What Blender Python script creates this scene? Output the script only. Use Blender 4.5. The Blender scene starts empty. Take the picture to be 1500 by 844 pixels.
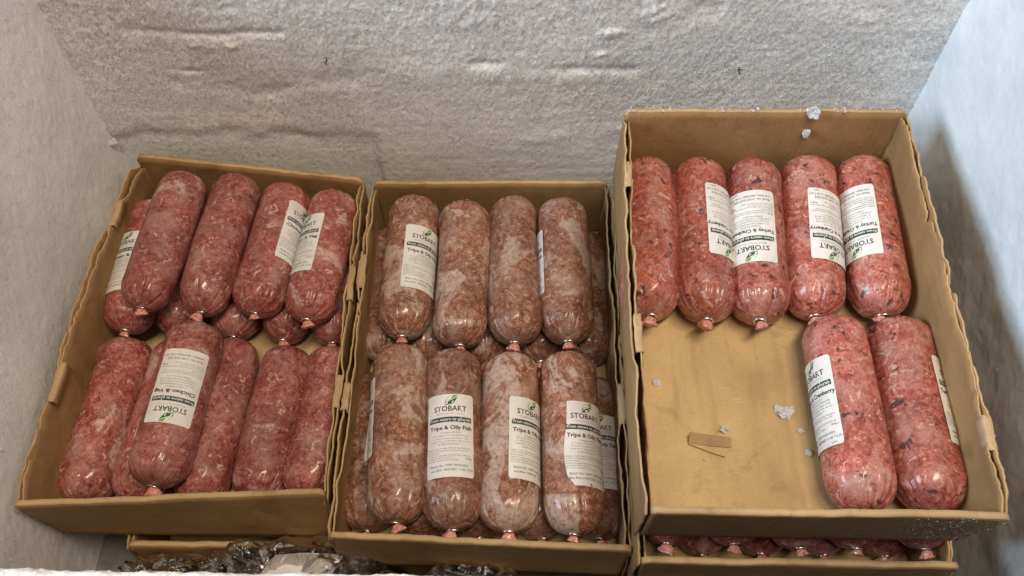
import bpy, bmesh, math, random
import numpy as np
from mathutils import Vector, Matrix
random.seed(7); RNG = np.random.default_rng(11)
sc = bpy.context.scene
C = sc.collection

# ------------------------------------------------------------------ camera
F_PX, TH = 1300.0, math.radians(33.1)         # focal length in photo pixels, tilt away from straight down
CAM_Z = 1.02                                   # the freezer floor is z = 0
cam_d = bpy.data.cameras.new('camera'); cam = bpy.data.objects.new('camera', cam_d); C.objects.link(cam)
cam.location = (0, 0, CAM_Z); cam.rotation_euler = (TH, 0, 0)
cam_d.sensor_width = 36.0; cam_d.lens = F_PX / 1500.0 * 36.0
cam_d.clip_start = 0.02; cam_d.clip_end = 60
sc.camera = cam

# ------------------------------------------------------------------ light
w = bpy.data.worlds.new('World'); sc.world = w; w.use_nodes = True
bg = w.node_tree.nodes['Background']
bg.inputs['Color'].default_value = (1.0, 0.94, 0.88, 1); bg.inputs['Strength'].default_value = 0.145

def area(name, loc, target, sx, sy, power, col):
    d = bpy.data.lights.new(name, 'AREA'); d.shape = 'RECTANGLE'; d.size = sx; d.size_y = sy
    d.energy = power; d.color = col
    o = bpy.data.objects.new(name, d); C.objects.link(o); o.location = loc
    o.rotation_euler = (Vector(target) - Vector(loc)).to_track_quat('-Z', 'Y').to_euler()
    return o
area('ceiling_tube_light', (0.40, -0.05, 2.60), (0.0, 0.45, 0.3), 1.4, 0.28, 47, (1.0, 0.82, 0.62))
area('doorway_daylight', (-2.50, -0.05, 1.62), (0.45, 0.50, 0.4), 1.4, 1.1, 92, (0.68, 0.84, 1.0))

sc.view_settings.view_transform = 'Standard'; sc.view_settings.look = 'None'
sc.view_settings.gamma = 1.0; sc.view_settings.use_curve_mapping = False
sc.view_settings.exposure = -0.08
sc.cycles.use_denoising = True
sc.cycles.max_bounces = 8; sc.cycles.transparent_max_bounces = 12

# ------------------------------------------------------------------ pixel helpers
CT, ST = math.cos(TH), math.sin(TH)
def at(u, v, D):
    """photo pixel -> point at height D below the lens (D comes from what the thing rests on)"""
    s, t = (u - 750) / F_PX, (422 - v) / F_PX
    k = D / (CT - t * ST)
    return Vector((s * k, (t * CT + ST) * k, CAM_Z - D))
def on_back(u, v, Y):
    s, t = (u - 750) / F_PX, (422 - v) / F_PX
    k = Y / (t * CT + ST)
    return Vector((s * k, Y, CAM_Z - k * (CT - t * ST)))
def on_side(u, v, X):
    s, t = (u - 750) / F_PX, (422 - v) / F_PX
    k = X / s
    return Vector((X, k * (t * CT + ST), CAM_Z - k * (CT - t * ST)))

# ------------------------------------------------------------------ noise
def vnoise2(x, y, seed):
    r = np.random.default_rng(seed); n = 256
    T = r.random((n, n))
    xi = np.floor(x).astype(int); yi = np.floor(y).astype(int)
    fx = x - xi; fy = y - yi
    fx = fx * fx * (3 - 2 * fx); fy = fy * fy * (3 - 2 * fy)
    g = lambda a, b: T[a % n, b % n]
    return ((g(xi, yi) * (1 - fx) + g(xi + 1, yi) * fx) * (1 - fy) + (g(xi, yi + 1) * (1 - fx) + g(xi + 1, yi + 1) * fx) * fy) - 0.5
def fbm2(x, y, seed, octv=4, gain=0.5):
    a, s, f = 1.0, 0.0, 1.0
    for k in range(octv):
        s = s + a * vnoise2(x * f + 17.3 * k, y * f + 5.1 * k, seed + k); a *= gain; f *= 2.03
    return s

# ------------------------------------------------------------------ object helpers
def link(name, me, parent=None, mat=None, loc=None):
    o = bpy.data.objects.new(name, me); C.objects.link(o)
    if mat is not None and me is not None and len(me.materials) == 0: me.materials.append(mat)
    if parent is not None: o.parent = parent
    if loc is not None: o.location = loc
    return o
def empty(name, loc, label, cat, group=None):
    o = bpy.data.objects.new(name, None); C.objects.link(o); o.location = loc; o.empty_display_size = 0.02
    tag(o, label, cat, group); return o
def tag(o, label, cat, group=None):
    o['label'] = label; o['category'] = cat
    if group: o['group'] = group
    return o
def mesh(name, V, Fc, smooth=False):
    me = bpy.data.meshes.new(name)
    V = np.asarray(V, dtype=np.float32)
    if isinstance(Fc, np.ndarray):
        nf, k = Fc.shape
        me.vertices.add(len(V)); me.vertices.foreach_set('co', V.ravel())
        me.loops.add(nf * k); me.loops.foreach_set('vertex_index', Fc.astype(np.int32).ravel())
        me.polygons.add(nf); me.polygons.foreach_set('loop_start', np.arange(0, nf * k, k, dtype=np.int32))
        me.update(calc_edges=True); me.validate()
    else:
        me.from_pydata([tuple(map(float, p)) for p in V], [], Fc); me.update()
    if smooth: me.polygons.foreach_set('use_smooth', np.ones(len(me.polygons), dtype=bool))
    return me
def gridfaces(nu, nv, wrap_u=False, off=0):
    iu = np.arange(nu if wrap_u else nu - 1); iv = np.arange(nv - 1)
    a, b = np.meshgrid(iu, iv, indexing='ij'); a = a.ravel(); b = b.ravel(); a2 = (a + 1) % nu
    return np.stack([a * nv + b, a2 * nv + b, a2 * nv + b + 1, a * nv + b + 1], 1) + off

# ------------------------------------------------------------------ materials
class NT:
    def __init__(s, name):
        s.m = bpy.data.materials.new(name); s.m.use_nodes = True
        s.t = s.m.node_tree; s.b = s.t.nodes['Principled BSDF']; s.out = s.t.nodes['Material Output']
    def n(s, typ, **kw):
        nd = s.t.nodes.new(typ)
        for k, v in kw.items():
            if k.startswith('i_'):
                nd.inputs[k[2:].replace('_', ' ')].default_value = v
            else: setattr(nd, k, v)
        return nd
    def l(s, a, b): s.t.links.new(a, b)
    def noise(s, vec, scale, detail=4, rough=0.55, dist=0.0):
        nd = s.n('ShaderNodeTexNoise'); nd.inputs['Scale'].default_value = scale; nd.inputs['Detail'].default_value = detail
        nd.inputs['Roughness'].default_value = rough; nd.inputs['Distortion'].default_value = dist
        if vec is not None: s.l(vec, nd.inputs['Vector'])
        return nd.outputs['Fac']
    def ramp(s, fac, stops):
        nd = s.n('ShaderNodeValToRGB'); cr = nd.color_ramp
        while len(cr.elements) < len(stops): cr.elements.new(0.5)
        for e, (p, c) in zip(cr.elements, stops):
            e.position = p; e.color = (*c, 1) if len(c) == 3 else c
        s.l(fac, nd.inputs['Fac']); return nd.outputs['Color']
    def mix(s, fac, a, b, blend='MIX'):
        nd = s.n('ShaderNodeMix', data_type='RGBA', blend_type=blend)
        for sock, v in ((nd.inputs['Factor'], fac), (nd.inputs['A'], a), (nd.inputs['B'], b)):
            if hasattr(v, 'is_linked'): s.l(v, sock)
            elif isinstance(v, (int, float)): sock.default_value = v
            else: sock.default_value = (*v, 1)
        # the RGBA sockets of the Mix node are the third set of A/B
        return nd.outputs['Result']
    def math(s, op, a, b=None, clamp=False):
        nd = s.n('ShaderNodeMath', operation=op, use_clamp=clamp)
        for i, v in enumerate((a, b)):
            if v is None: continue
            if hasattr(v, 'is_linked'): s.l(v, nd.inputs[i])
            else: nd.inputs[i].default_value = v
        return nd.outputs[0]
    def bump(s, h, strength, dist, normal=None):
        nd = s.n('ShaderNodeBump'); nd.inputs['Strength'].default_value = strength; nd.inputs['Distance'].default_value = dist
        s.l(h, nd.inputs['Height'])
        if normal is not None: s.l(normal, nd.inputs['Normal'])
        return nd.outputs['Normal']
def mixsock(nd, which):
    return [i for i in nd.inputs if i.name == which and i.type == 'RGBA'][0]
def _mix(s, fac, a, b, blend='MIX'):
    nd = s.n('ShaderNodeMix'); nd.data_type = 'RGBA'; nd.blend_type = blend
    socks = [[i for i in nd.inputs if i.name == 'Factor' and i.type == 'VALUE'][0], mixsock(nd, 'A'), mixsock(nd, 'B')]
    for sock, v in zip(socks, (fac, a, b)):
        if hasattr(v, 'is_linked'): s.l(v, sock)
        elif isinstance(v, (int, float)): sock.default_value = v
        else: sock.default_value = (*v, 1)
    return [o for o in nd.outputs if o.type == 'RGBA'][0]
NT.mix = _mix

def obj_vec(s, randomize=True, scale=(1, 1, 1)):
    tc = s.n('ShaderNodeTexCoord'); v = tc.outputs['Object']
    if randomize:
        oi = s.n('ShaderNodeObjectInfo')
        c = s.n('ShaderNodeCombineXYZ')
        for i, k in enumerate((13.7, 7.9, 29.3)):
            s.l(s.math('MULTIPLY', oi.outputs['Random'], k), c.inputs[i])
        a = s.n('ShaderNodeVectorMath', operation='ADD'); s.l(v, a.inputs[0]); s.l(c.outputs[0], a.inputs[1]); v = a.outputs[0]
    if scale != (1, 1, 1):
        m = s.n('ShaderNodeVectorMath', operation='MULTIPLY'); s.l(v, m.inputs[0]); m.inputs[1].default_value = scale; v = m.outputs[0]
    return v

def meat_material(name, dark, mid, light, fat, smear, smear_cut, berries=0.0):
    s = NT(name); v = obj_vec(s)
    oi = s.n('ShaderNodeObjectInfo')
    n1 = s.noise(v, 210, 7, 0.68, 0.8)
    col = s.ramp(n1, [(0.30, dark), (0.47, mid), (0.60, light), (0.72, fat)])
    # minced strands: stretched cells distorted by noise
    dn = s.n('ShaderNodeTexNoise'); dn.inputs['Scale'].default_value = 120; dn.inputs['Detail'].default_value = 2; s.l(v, dn.inputs['Vector'])
    dm = s.n('ShaderNodeVectorMath', operation='SCALE'); s.l(dn.outputs['Color'], dm.inputs[0]); dm.inputs['Scale'].default_value = 0.012
    da = s.n('ShaderNodeVectorMath', operation='ADD'); s.l(v, da.inputs[0]); s.l(dm.outputs[0], da.inputs[1])
    vo = s.n('ShaderNodeTexVoronoi', feature='F1'); vo.inputs['Scale'].default_value = 560; s.l(da.outputs[0], vo.inputs['Vector'])
    strand = s.ramp(vo.outputs['Color'], [(0.12, (0.34, 0.28, 0.28)), (0.34, (0.88, 0.86, 0.86)), (0.6, (1.0, 1.0, 1.0)), (0.88, (1.40, 1.36, 1.30))])
    col = s.mix(0.45, col, strand, 'MULTIPLY')
    big = s.noise(v, 26, 4, 0.6, 0.3)
    col = s.mix(1.0, col, s.ramp(big, [(0.32, (0.72, 0.68, 0.68)), (0.66, (1.18, 1.18, 1.16))]), 'MULTIPLY')
    # flecks of fat
    fl = s.noise(v, 105, 3, 0.5, 1.4)
    fm = s.ramp(fl, [(0.625, (0, 0, 0)), (0.665, (1, 1, 1))])
    col = s.mix(s.math('MULTIPLY', fm, 0.75), col, fat)
    # pale smears where the film lifts off the frozen mince
    sm = s.noise(v, 19, 7, 0.62, 0.9)
    cut = s.math('ADD', smear_cut, s.math('MULTIPLY', s.math('SUBTRACT', oi.outputs['Random'], 0.5), -0.06))
    sf = s.math('MULTIPLY', s.math('SUBTRACT', sm, cut), 30, True)
    speck = s.ramp(n1, [(0.35, (0.25, 0.25, 0.25)), (0.55, (1, 1, 1))])
    sf = s.math('MULTIPLY', sf, speck)
    # a second, thinner bloom of frost under the film
    s2 = s.noise(v, 34, 5, 0.65, 0.6)
    bl = s.math('MULTIPLY', s.ramp(s2, [(0.48, (0, 0, 0)), (0.66, (1, 1, 1))]), 0.32)
    col = s.mix(bl, col, smear)
    col = s.mix(s.math('MULTIPLY', sf, 0.74), col, smear)
    if berries > 0:
        b1 = s.noise(v, 82, 4, 0.64, 0.35)
        bf = s.math('MULTIPLY', s.ramp(b1, [(0.606, (0, 0, 0)), (0.645, (1, 1, 1))]), 0.90)
        col = s.mix(bf, col, (0.055, 0.022, 0.03))
    hs = s.n('ShaderNodeHueSaturation'); s.l(col, hs.inputs['Color'])
    s.l(s.math('ADD', 0.86, s.math('MULTIPLY', oi.outputs['Random'], 0.28)), hs.inputs['Value'])
    s.l(hs.outputs['Color'], s.b.inputs['Base Color'])
    s.b.inputs['Roughness'].default_value = 0.5; s.b.inputs['Specular IOR Level'].default_value = 0.35
    s.l(s.bump(n1, 0.35, 0.0012), s.b.inputs['Normal'])
    s.b.inputs['Coat Weight'].default_value = 0.7; s.b.inputs['Coat IOR'].default_value = 1.45
    cr = s.ramp(s.noise(v, 60, 4, 0.6), [(0.35, (0.07, 0.07, 0.07)), (0.7, (0.20, 0.20, 0.20))])
    s.l(cr, s.b.inputs['Coat Roughness'])
    crk = s.noise(v, 95, 3, 0.55, 1.6)
    s.l(s.bump(crk, 0.10, 0.003), s.b.inputs['Coat Normal'])
    return s.m

M = {}
M['chicken'] = meat_material('chicken_mince', (0.14, 0.028, 0.025), (0.315, 0.080, 0.069), (0.44, 0.162, 0.136), (0.67, 0.42, 0.36), (0.62, 0.44, 0.40), 0.61)
M['tripe'] = meat_material('tripe_mince', (0.10, 0.038, 0.022), (0.250, 0.102, 0.061), (0.40, 0.208, 0.136), (0.56, 0.37, 0.285), (0.54, 0.43, 0.37), 0.535)
M['turkey'] = meat_material('turkey_mince', (0.19, 0.036, 0.028), (0.385, 0.097, 0.074), (0.52, 0.19, 0.145), (0.68, 0.42, 0.34), (0.63, 0.43, 0.385), 0.65, 0.24)

def tail_material():
    s = NT('casing_tail'); v = obj_vec(s)
    n = s.noise(v, 260, 4, 0.6, 0.5)
    s.l(s.ramp(n, [(0.35, (0.55, 0.12, 0.08)), (0.55, (0.70, 0.34, 0.27)), (0.7, (0.78, 0.56, 0.50))]), s.b.inputs['Base Color'])
    s.b.inputs['Roughness'].default_value = 0.45; s.b.inputs['Coat Weight'].default_value = 0.8; s.b.inputs['Coat Roughness'].default_value = 0.12
    s.l(s.bump(n, 0.5, 0.002), s.b.inputs['Normal']); return s.m
M['tail'] = tail_material()
def plain(name, col, rough, metal=0.0, nscale=0, namt=0.1, bump=0.0, coat=0.0):
    s = NT(name); v = obj_vec(s)
    if nscale:
        n = s.noise(v, nscale, 5, 0.6)
        lo = tuple(c * (1 - namt) for c in col); hi = tuple(min(1, c * (1 + namt)) for c in col)
        s.l(s.ramp(n, [(0.3, lo), (0.7, hi)]), s.b.inputs['Base Color'])
        if bump: s.l(s.bump(n, bump, 0.002), s.b.inputs['Normal'])
    else: s.b.inputs['Base Color'].default_value = (*col, 1)
    s.b.inputs['Roughness'].default_value = rough; s.b.inputs['Metallic'].default_value = metal
    s.b.inputs['Coat Weight'].default_value = coat
    return s.m
M['clip'] = plain('aluminium_clip', (0.72, 0.71, 0.70), 0.28, 1.0, 300, 0.12)
M['paper'] = plain('label_paper', (0.79, 0.78, 0.76), 0.42, 0, 55, 0.09, 0.45)
M['ink'] = plain('black_ink', (0.022, 0.022, 0.025), 0.5, 0, 700, 0.5)
M['grey_ink'] = plain('grey_ink', (0.16, 0.16, 0.17), 0.55, 0, 700, 0.35)
M['pale_ink'] = plain('pale_grey_ink', (0.42, 0.42, 0.43), 0.55, 0, 700, 0.2)
M['bar'] = plain('green_bar_ink', (0.020, 0.055, 0.040), 0.5, 0, 500, 0.25)
M['white_ink'] = plain('white_ink', (0.80, 0.80, 0.78), 0.5, 0, 500, 0.05)
M['leaf'] = plain('leaf_green_ink', (0.15, 0.40, 0.05), 0.5, 0, 200, 0.3)
M['leaf_dark'] = plain('leaf_dark_ink', (0.025, 0.095, 0.022), 0.5, 0, 200, 0.3)
M['debris'] = plain('dark_debris', (0.03, 0.035, 0.03), 0.7, 0, 900, 0.4)
M['gasket'] = plain('dark_gasket', (0.028, 0.03, 0.034), 0.55, 0, 150, 0.3, 0.2)

def card_material(name, base, flute=True):
    s = NT(name); v = obj_vec(s)
    st = obj_vec(s, True, (1, 1, 1))
    n_big = s.noise(v, 9, 5, 0.62, 0.4)
    n_fib = s.noise(obj_vec(s, True, (1, 3.2, 3.2)), 260, 4, 0.65)
    lo = tuple(c * 0.80 for c in base); hi = tuple(c * 1.13 for c in base)
    col = s.ramp(n_big, [(0.32, lo), (0.68, hi)])
    col = s.mix(0.5, col, s.ramp(n_fib, [(0.3, (0.82, 0.80, 0.77)), (0.72, (1.12, 1.12, 1.12))]), 'MULTIPLY')
    stn = s.noise(v, 17, 5, 0.65, 0.8)                   # damp stains
    col = s.mix(s.math('MULTIPLY', s.ramp(stn, [(0.56, (0, 0, 0)), (0.66, (1, 1, 1))]), 0.46), col, tuple(c * f for c, f in zip(base, (0.55, 0.48, 0.42))))
    sc_ = s.noise(v, 420, 2, 0.5)                         # pale scuffs
    col = s.mix(s.math('MULTIPLY', s.ramp(sc_, [(0.70, (0, 0, 0)), (0.76, (1, 1, 1))]), 0.4), col, tuple(min(1, c * 1.5) for c in base))
    drg = s.noise(obj_vec(s, True, (1, 0.12, 1)), 60, 4, 0.6, 0.2)      # long rubbed streaks
    col = s.mix(s.math('MULTIPLY', s.ramp(drg, [(0.54, (0, 0, 0)), (0.70, (1, 1, 1))]), 0.38), col, tuple(c * f for c, f in zip(base, (0.62, 0.56, 0.50))))
    scr = s.noise(obj_vec(s, True, (0.15, 1, 1.3)), 130, 3, 0.6, 0.3)    # scuffed fibres
    col = s.mix(s.math('MULTIPLY', s.ramp(scr, [(0.64, (0, 0, 0)), (0.72, (1, 1, 1))]), 0.35), col, tuple(min(1, c * f) for c, f in zip(base, (1.35, 1.45, 1.6))))
    s.l(col, s.b.inputs['Base Color'])
    s.b.inputs['Roughness'].default_value = 0.72; s.b.inputs['Specular IOR Level'].default_value = 0.25
    nrm = s.bump(n_fib, 0.18, 0.001)
    crs = s.n('ShaderNodeTexVoronoi', feature='DISTANCE_TO_EDGE'); crs.inputs['Scale'].default_value = 17
    dsn = s.n('ShaderNodeTexNoise'); dsn.inputs['Scale'].default_value = 14; s.l(v, dsn.inputs['Vector'])
    dsv = s.n('ShaderNodeVectorMath', operation='SCALE'); s.l(dsn.outputs['Color'], dsv.inputs[0]); dsv.inputs['Scale'].default_value = 0.09
    dsa = s.n('ShaderNodeVectorMath', operation='ADD'); s.l(v, dsa.inputs[0]); s.l(dsv.outputs[0], dsa.inputs[1]); s.l(dsa.outputs[0], crs.inputs['Vector'])
    wr = s.ramp(crs.outputs['Distance'], [(0.0, (0, 0, 0)), (0.05, (1, 1, 1))])
    nrm = s.bump(wr, 0.07, 0.002, nrm)                     # creases
    nrm = s.bump(s.noise(v, 22, 3, 0.5, 0.6), 0.16, 0.004, nrm)
    if flute:
        wv = s.n('ShaderNodeTexWave', wave_type='BANDS', bands_direction='X'); wv.inputs['Scale'].default_value = 48; wv.inputs['Distortion'].default_value = 0.6
        s.l(v, wv.inputs['Vector']); nrm = s.bump(wv.outputs['Fac'], 0.10, 0.0008, nrm)
    s.l(nrm, s.b.inputs['Normal']); return s.m
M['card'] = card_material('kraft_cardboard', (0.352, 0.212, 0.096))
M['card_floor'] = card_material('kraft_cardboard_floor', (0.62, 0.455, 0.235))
M['card_edge'] = card_material('kraft_cardboard_torn', (0.54, 0.385, 0.215), False)  # torn card tone, raised so rims look lit against shaded panels

def frost_material(name, base, bump=0.5, rough=0.75, fine=900, sparkle=0.988):
    s = NT(name); v = obj_vec(s, False)
    n = s.noise(v, 14, 5, 0.6)
    lo = tuple(c * 0.90 for c in base); hi = tuple(min(0.95, c * 1.08) for c in base)
    s.l(s.ramp(n, [(0.3, lo), (0.7, hi)]), s.b.inputs['Base Color'])
    f1 = s.noise(v, fine, 3, 0.6, 0.3); f2 = s.noise(v, fine * 0.35, 4, 0.6, 0.8)
    nrm = s.bump(f2, bump, 0.004); nrm = s.bump(f1, bump * 0.8, 0.0014, nrm)
    # single crystals that catch the lamp
    vo = s.n('ShaderNodeTexVoronoi', feature='F1'); vo.inputs['Scale'].default_value = 520; s.l(v, vo.inputs['Vector'])
    sep = s.n('ShaderNodeSeparateColor'); s.l(vo.outputs['Color'], sep.inputs[0])
    pick = s.math('GREATER_THAN', sep.outputs[0], sparkle)
    s.l(s.math('SUBTRACT', rough, s.math('MULTIPLY', pick, rough - 0.12)), s.b.inputs['Roughness'])
    s.l(s.math('ADD', 0.35, s.math('MULTIPLY', pick, 0.65)), s.b.inputs['Specular IOR Level'])
    s.l(nrm, s.b.inputs['Normal']); return s.m
M['frost'] = frost_material('frost', (0.895, 0.90, 0.905), 0.15)
M['frost_side'] = frost_material('frost_side', (0.91, 0.91, 0.91), 0.11)
M['ice_wall'] = frost_material('ice_wall', (0.84, 0.895, 0.94), 0.06, 0.5, 600, 0.993)  # slight ice tint plus some of the blue daylight painted into the colour
M['ice'] = frost_material('ice_chunk', (0.82, 0.84, 0.86), 0.4, 0.35)
M['ice'].node_tree.nodes['Principled BSDF'].inputs['Transmission Weight'].default_value = 0.25
M['steel_floor'] = plain('freezer_floor', (0.16, 0.155, 0.15), 0.6, 0, 60, 0.3, 0.3)
M['liner'] = plain('darkened_liner', (0.26, 0.255, 0.25), 0.6, 0, 50, 0.15, 0.2)  # unseen front wall, darkened to cut bounced light on the box fronts
M['shell'] = plain('freezer_shell', (0.62, 0.62, 0.61), 0.4, 0, 40, 0.06)

# ------------------------------------------------------------------ the freezer: frosted liner
XL, XR, YB, YF = -0.475, 0.454, 0.722, 0.132
Z_TOP = CAM_Z - 0.497
def stroke(P, Q, pts, wid, depth):
    """a groove (+) or ridge (-) along a polyline; P, Q are wall coordinates"""
    d = np.full(P.shape, 1e9)
    for (a, b) in zip(pts[:-1], pts[1:]):
        a = np.array(a); b = np.array(b); ab = b - a
        t = np.clip(((P - a[0]) * ab[0] + (Q - a[1]) * ab[1]) / (ab @ ab), 0, 1)
        d = np.minimum(d, np.hypot(P - a[0] - t * ab[0], Q - a[1] - t * ab[1]))
    return depth * np.exp(-(d / wid) ** 2)
def wall(name, fn, p0, p1, z0, z1, res, mat, thick=0.05):
    """fn(P, Z) -> (x, y, z, outward unit) with displacement; a slab closed at the back"""
    nu = int((p1 - p0) / res) + 1; nv = int((z1 - z0) / res) + 1
    P, Z = np.meshgrid(np.linspace(p0, p1, nu), np.linspace(z0, z1, nv), indexing='ij')
    V, nrm = fn(P, Z)
    V = V.reshape(-1, 3); nrm = np.array(nrm)
    Fc = gridfaces(nu, nv)
    # back plate
    c = [V[0], V[(nu - 1) * nv], V[nu * nv - 1], V[nv - 1]]
    B = np.array([q - nrm * thick for q in c]); n0 = len(V)
    Vall = np.vstack([V, B])
    me = bpy.data.meshes.new(name)
    quads = [tuple(r) for r in Fc.tolist()]
    quads.append((n0 + 3, n0 + 2, n0 + 1, n0))
    top = [i * nv + nv - 1 for i in range(nu)]; quads.append(tuple(top + [n0 + 2, n0 + 3]))
    for ln, bb in (([j for j in range(nv)], (n0 + 3, n0)), ([(nu - 1) * nv + j for j in range(nv)], (n0 + 2, n0 + 1))):
        quads.append(tuple(ln + list(bb)))
    me.from_pydata(Vall.tolist(), [], quads); me.update()
    sm = np.ones(len(me.polygons), dtype=bool); sm[len(Fc):] = False
    me.polygons.foreach_set('use_smooth', sm)
    o = link(name, me, None, mat); o['kind'] = 'structure'
    return o

def bw(u, v):
    p = on_back(u, v, YB); return (p.x, p.z)
BACK_STROKES = [([(185, 42), (260, 47), (330, 51), (412, 46)], 0.0032, 0.0042), ([(246, 99), (292, 104)], 0.0024, 0.0030),
    ([(260, 118), (330, 128), (400, 138)], 0.006, 0.0022), ([(380, 140), (470, 122), (560, 112)], 0.006, 0.0022),
    ([(690, 90), (760, 94), (830, 100), (930, 104)], 0.0042, 0.0042), ([(170, 200), (260, 196), (360, 194), (460, 203)], 0.006, 0.0022),
    ([(560, 110), (720, 108), (900, 112)], 0.008, -0.0015), ([(770, 205), (880, 196), (915, 190)], 0.006, -0.0018),
    ([(1030, 20), (1060, 5)], 0.012, 0.004)]
BACK_LUMPS = [(300, 68, 0.014, 0.004), (285, 66, 0.006, 0.004), (340, 68, 0.007, 0.005), (895, 48, 0.010, 0.007), (912, 45, 0.006, 0.005), (880, 50, 0.005, 0.004), (880, 78, 0.006, 0.004),
    (960, 20, 0.02, 0.006), (1250, 30, 0.03, 0.004), (60, 60, 0.03, 0.005), (700, 20, 0.04, 0.004)]
def back_disp(P, Z):
    up = np.clip((Z - 0.22) / 0.22, 0, 1)
    d = 0.004 * fbm2(P * 5, Z * 7, 3, 2) + (0.0003 + 0.0005 * up) * fbm2(P * 75, Z * 55, 21, 3, 0.6) + (0.0004 + 0.0006 * up) * fbm2(P * 300, Z * 170, 31, 2, 0.6)
    d = d + 0.0004 * fbm2(P * 14, Z * 110, 41, 2)
    brk = np.clip(0.75 + 1.6 * fbm2(P * 40, Z * 40, 55, 2), 0.05, 1.3)       # grooves break up along their length
    for pts, wd, dp in BACK_STROKES: d = d - stroke(P + 0.004 * fbm2(P * 25, Z * 25, 57, 2), Z + 0.005 * fbm2(P * 25, Z * 25, 59, 2), [bw(*q) for q in pts], wd * 1.5, dp * 0.6) * brk
    for u, v, r, h in BACK_LUMPS:
        x, z = bw(u, v); d = d + 0.40 * h * np.exp(-(((P - x) / r) ** 2 + ((Z - z) / (r * 0.55)) ** 2)) * (1 + 1.2 * fbm2(P * 160, Z * 160, 51, 2))
    # scraped patch low on the wall, frost step at its end
    x1, z1 = bw(552, 205); zt = bw(300, 197)[1]
    d = d - 0.0034 / (1 + np.exp((P - x1 - 0.004 * fbm2(P * 0, Z * 60, 63, 2)) / 0.0016)) / (1 + np.exp((Z - zt - 0.012 * fbm2(P * 26, Z * 0, 61, 3)) / 0.0042))
    return d
def f_back(P, Z):
    y = YB - back_disp(P, Z)
    return np.stack([P, y, Z], -1), (0, -1, 0)
def left_disp(P, Z):
    up = np.clip((Z - 0.20) / 0.25, 0, 1)
    a = 0.009 * fbm2(P * 6, Z * 6, 103, 2) + (0.0004 + 0.0004 * up) * fbm2(P * 90, Z * 60, 121, 3, 0.6) + 0.0004 * fbm2(P * 280, Z * 150, 131, 2)
    a = a + 0.0010 * fbm2(P * 34 + Z * 9, Z * 4, 141, 2)           # drips running down
    return a
def f_left(P, Z): return np.stack([XL + left_disp(P, Z), P, Z], -1), (1, 0, 0)
def right_disp(P, Z):
    return 0.008 * fbm2(P * 6, Z * 6, 203, 3) + 0.0010 * fbm2(P * 60, Z * 50, 221, 3) + 0.0004 * fbm2(P * 260, Z * 220, 231, 2)
def f_right(P, Z): return np.stack([XR - right_disp(P, Z), P, Z], -1), (-1, 0, 0)
def front_disp(P, Z):
    return 0.006 * fbm2(P * 9, Z * 7, 303, 3) + 0.003 * fbm2(P * 90, Z * 70, 321, 3)
def f_front(P, Z): return np.stack([P, YF + front_disp(P, Z), Z], -1), (0, 1, 0)
Z_WT = 0.60
wall('wall_back', f_back, XL - 0.01, XR + 0.01, 0.0, Z_WT, 0.0016, M['frost'])
wall('wall_left', f_left, YF - 0.01, YB + 0.01, 0.0, Z_TOP, 0.0020, M['frost_side'])
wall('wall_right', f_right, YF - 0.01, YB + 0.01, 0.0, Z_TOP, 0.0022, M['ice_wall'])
wall('wall_front', f_front, XL - 0.01, XR + 0.01, 0.0, Z_TOP - 0.006, 0.004, M['liner'])
bm = bmesh.new(); bmesh.ops.create_cube(bm, size=1); bmesh.ops.scale(bm, vec=(XR - XL + 0.14, YB - YF + 0.14, 0.05), verts=bm.verts)
me = bpy.data.meshes.new('floor'); bm.to_mesh(me); bm.free()
o = link('floor', me, None, M['steel_floor'], ((XL + XR) / 2, (YB + YF) / 2, -0.0255)); o['kind'] = 'structure'

# frost needles growing on the liner (nobody could count them)
def needles(name, fn, disp_n, p0, p1, z0, z1, n, lo, hi, wid, mat, seed, density=None):
    r = np.random.default_rng(seed)
    P = r.uniform(p0, p1, n); Z = r.uniform(z0, z1, n)
    if density is not None:
        k = r.random(n) < density(P, Z); P = P[k]; Z = Z[k]; n = len(P)
    V, nrm = fn(P, Z); nrm = np.array(nrm, float)
    d = nrm[None] + r.normal(0, 0.55, (n, 3)); d[:, 2] -= 0.25
    d /= np.linalg.norm(d, axis=1)[:, None]
    L = r.uniform(lo, hi, n)[:, None]
    a = np.cross(d, r.normal(0, 1, (n, 3))); a /= np.linalg.norm(a, axis=1)[:, None]; b = np.cross(d, a)
    base = V - nrm[None] * 0.0006
    W = wid * r.uniform(0.6, 1.4, n)[:, None]
    q0 = base + a * W; q1 = base - a * W * 0.5 + b * W * 0.87; q2 = base - a * W * 0.5 - b * W * 0.87; tip = base + d * L
    VV = np.stack([q0, q1, q2, tip], 1).reshape(-1, 3)
    i = np.arange(n)[:, None] * 4
    Fc = np.concatenate([i + np.array([[0, 1, 3]]), i + np.array([[1, 2, 3]]), i + np.array([[2, 0, 3]])], 0)
    o = link(name, mesh(name, VV, Fc), None, mat); o['kind'] = 'stuff'
    return o
o = needles('frost_needles', f_back, None, XL, XR, 0.16, 0.56, 260000, 0.0011, 0.0035, 0.00040, M['frost'], 1, lambda P, Z: np.clip((Z - 0.17) / 0.2, 0.10, 1))
tag(o, 'fine furry frost needles covering the back wall of the freezer', 'frost')
o = needles('frost_needles', f_left, None, YF, YB, 0.08, Z_TOP, 110000, 0.0007, 0.0021, 0.00038, M['frost_side'], 2, lambda P, Z: np.clip((Z - 0.1) / 0.3, 0.15, 1))
tag(o, 'fine furry frost needles covering the beige side wall', 'frost')
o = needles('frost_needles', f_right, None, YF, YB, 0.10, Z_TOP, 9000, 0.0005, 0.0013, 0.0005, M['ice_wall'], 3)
tag(o, 'sparse short frost crystals on the smooth bluish side wall', 'frost')

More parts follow.
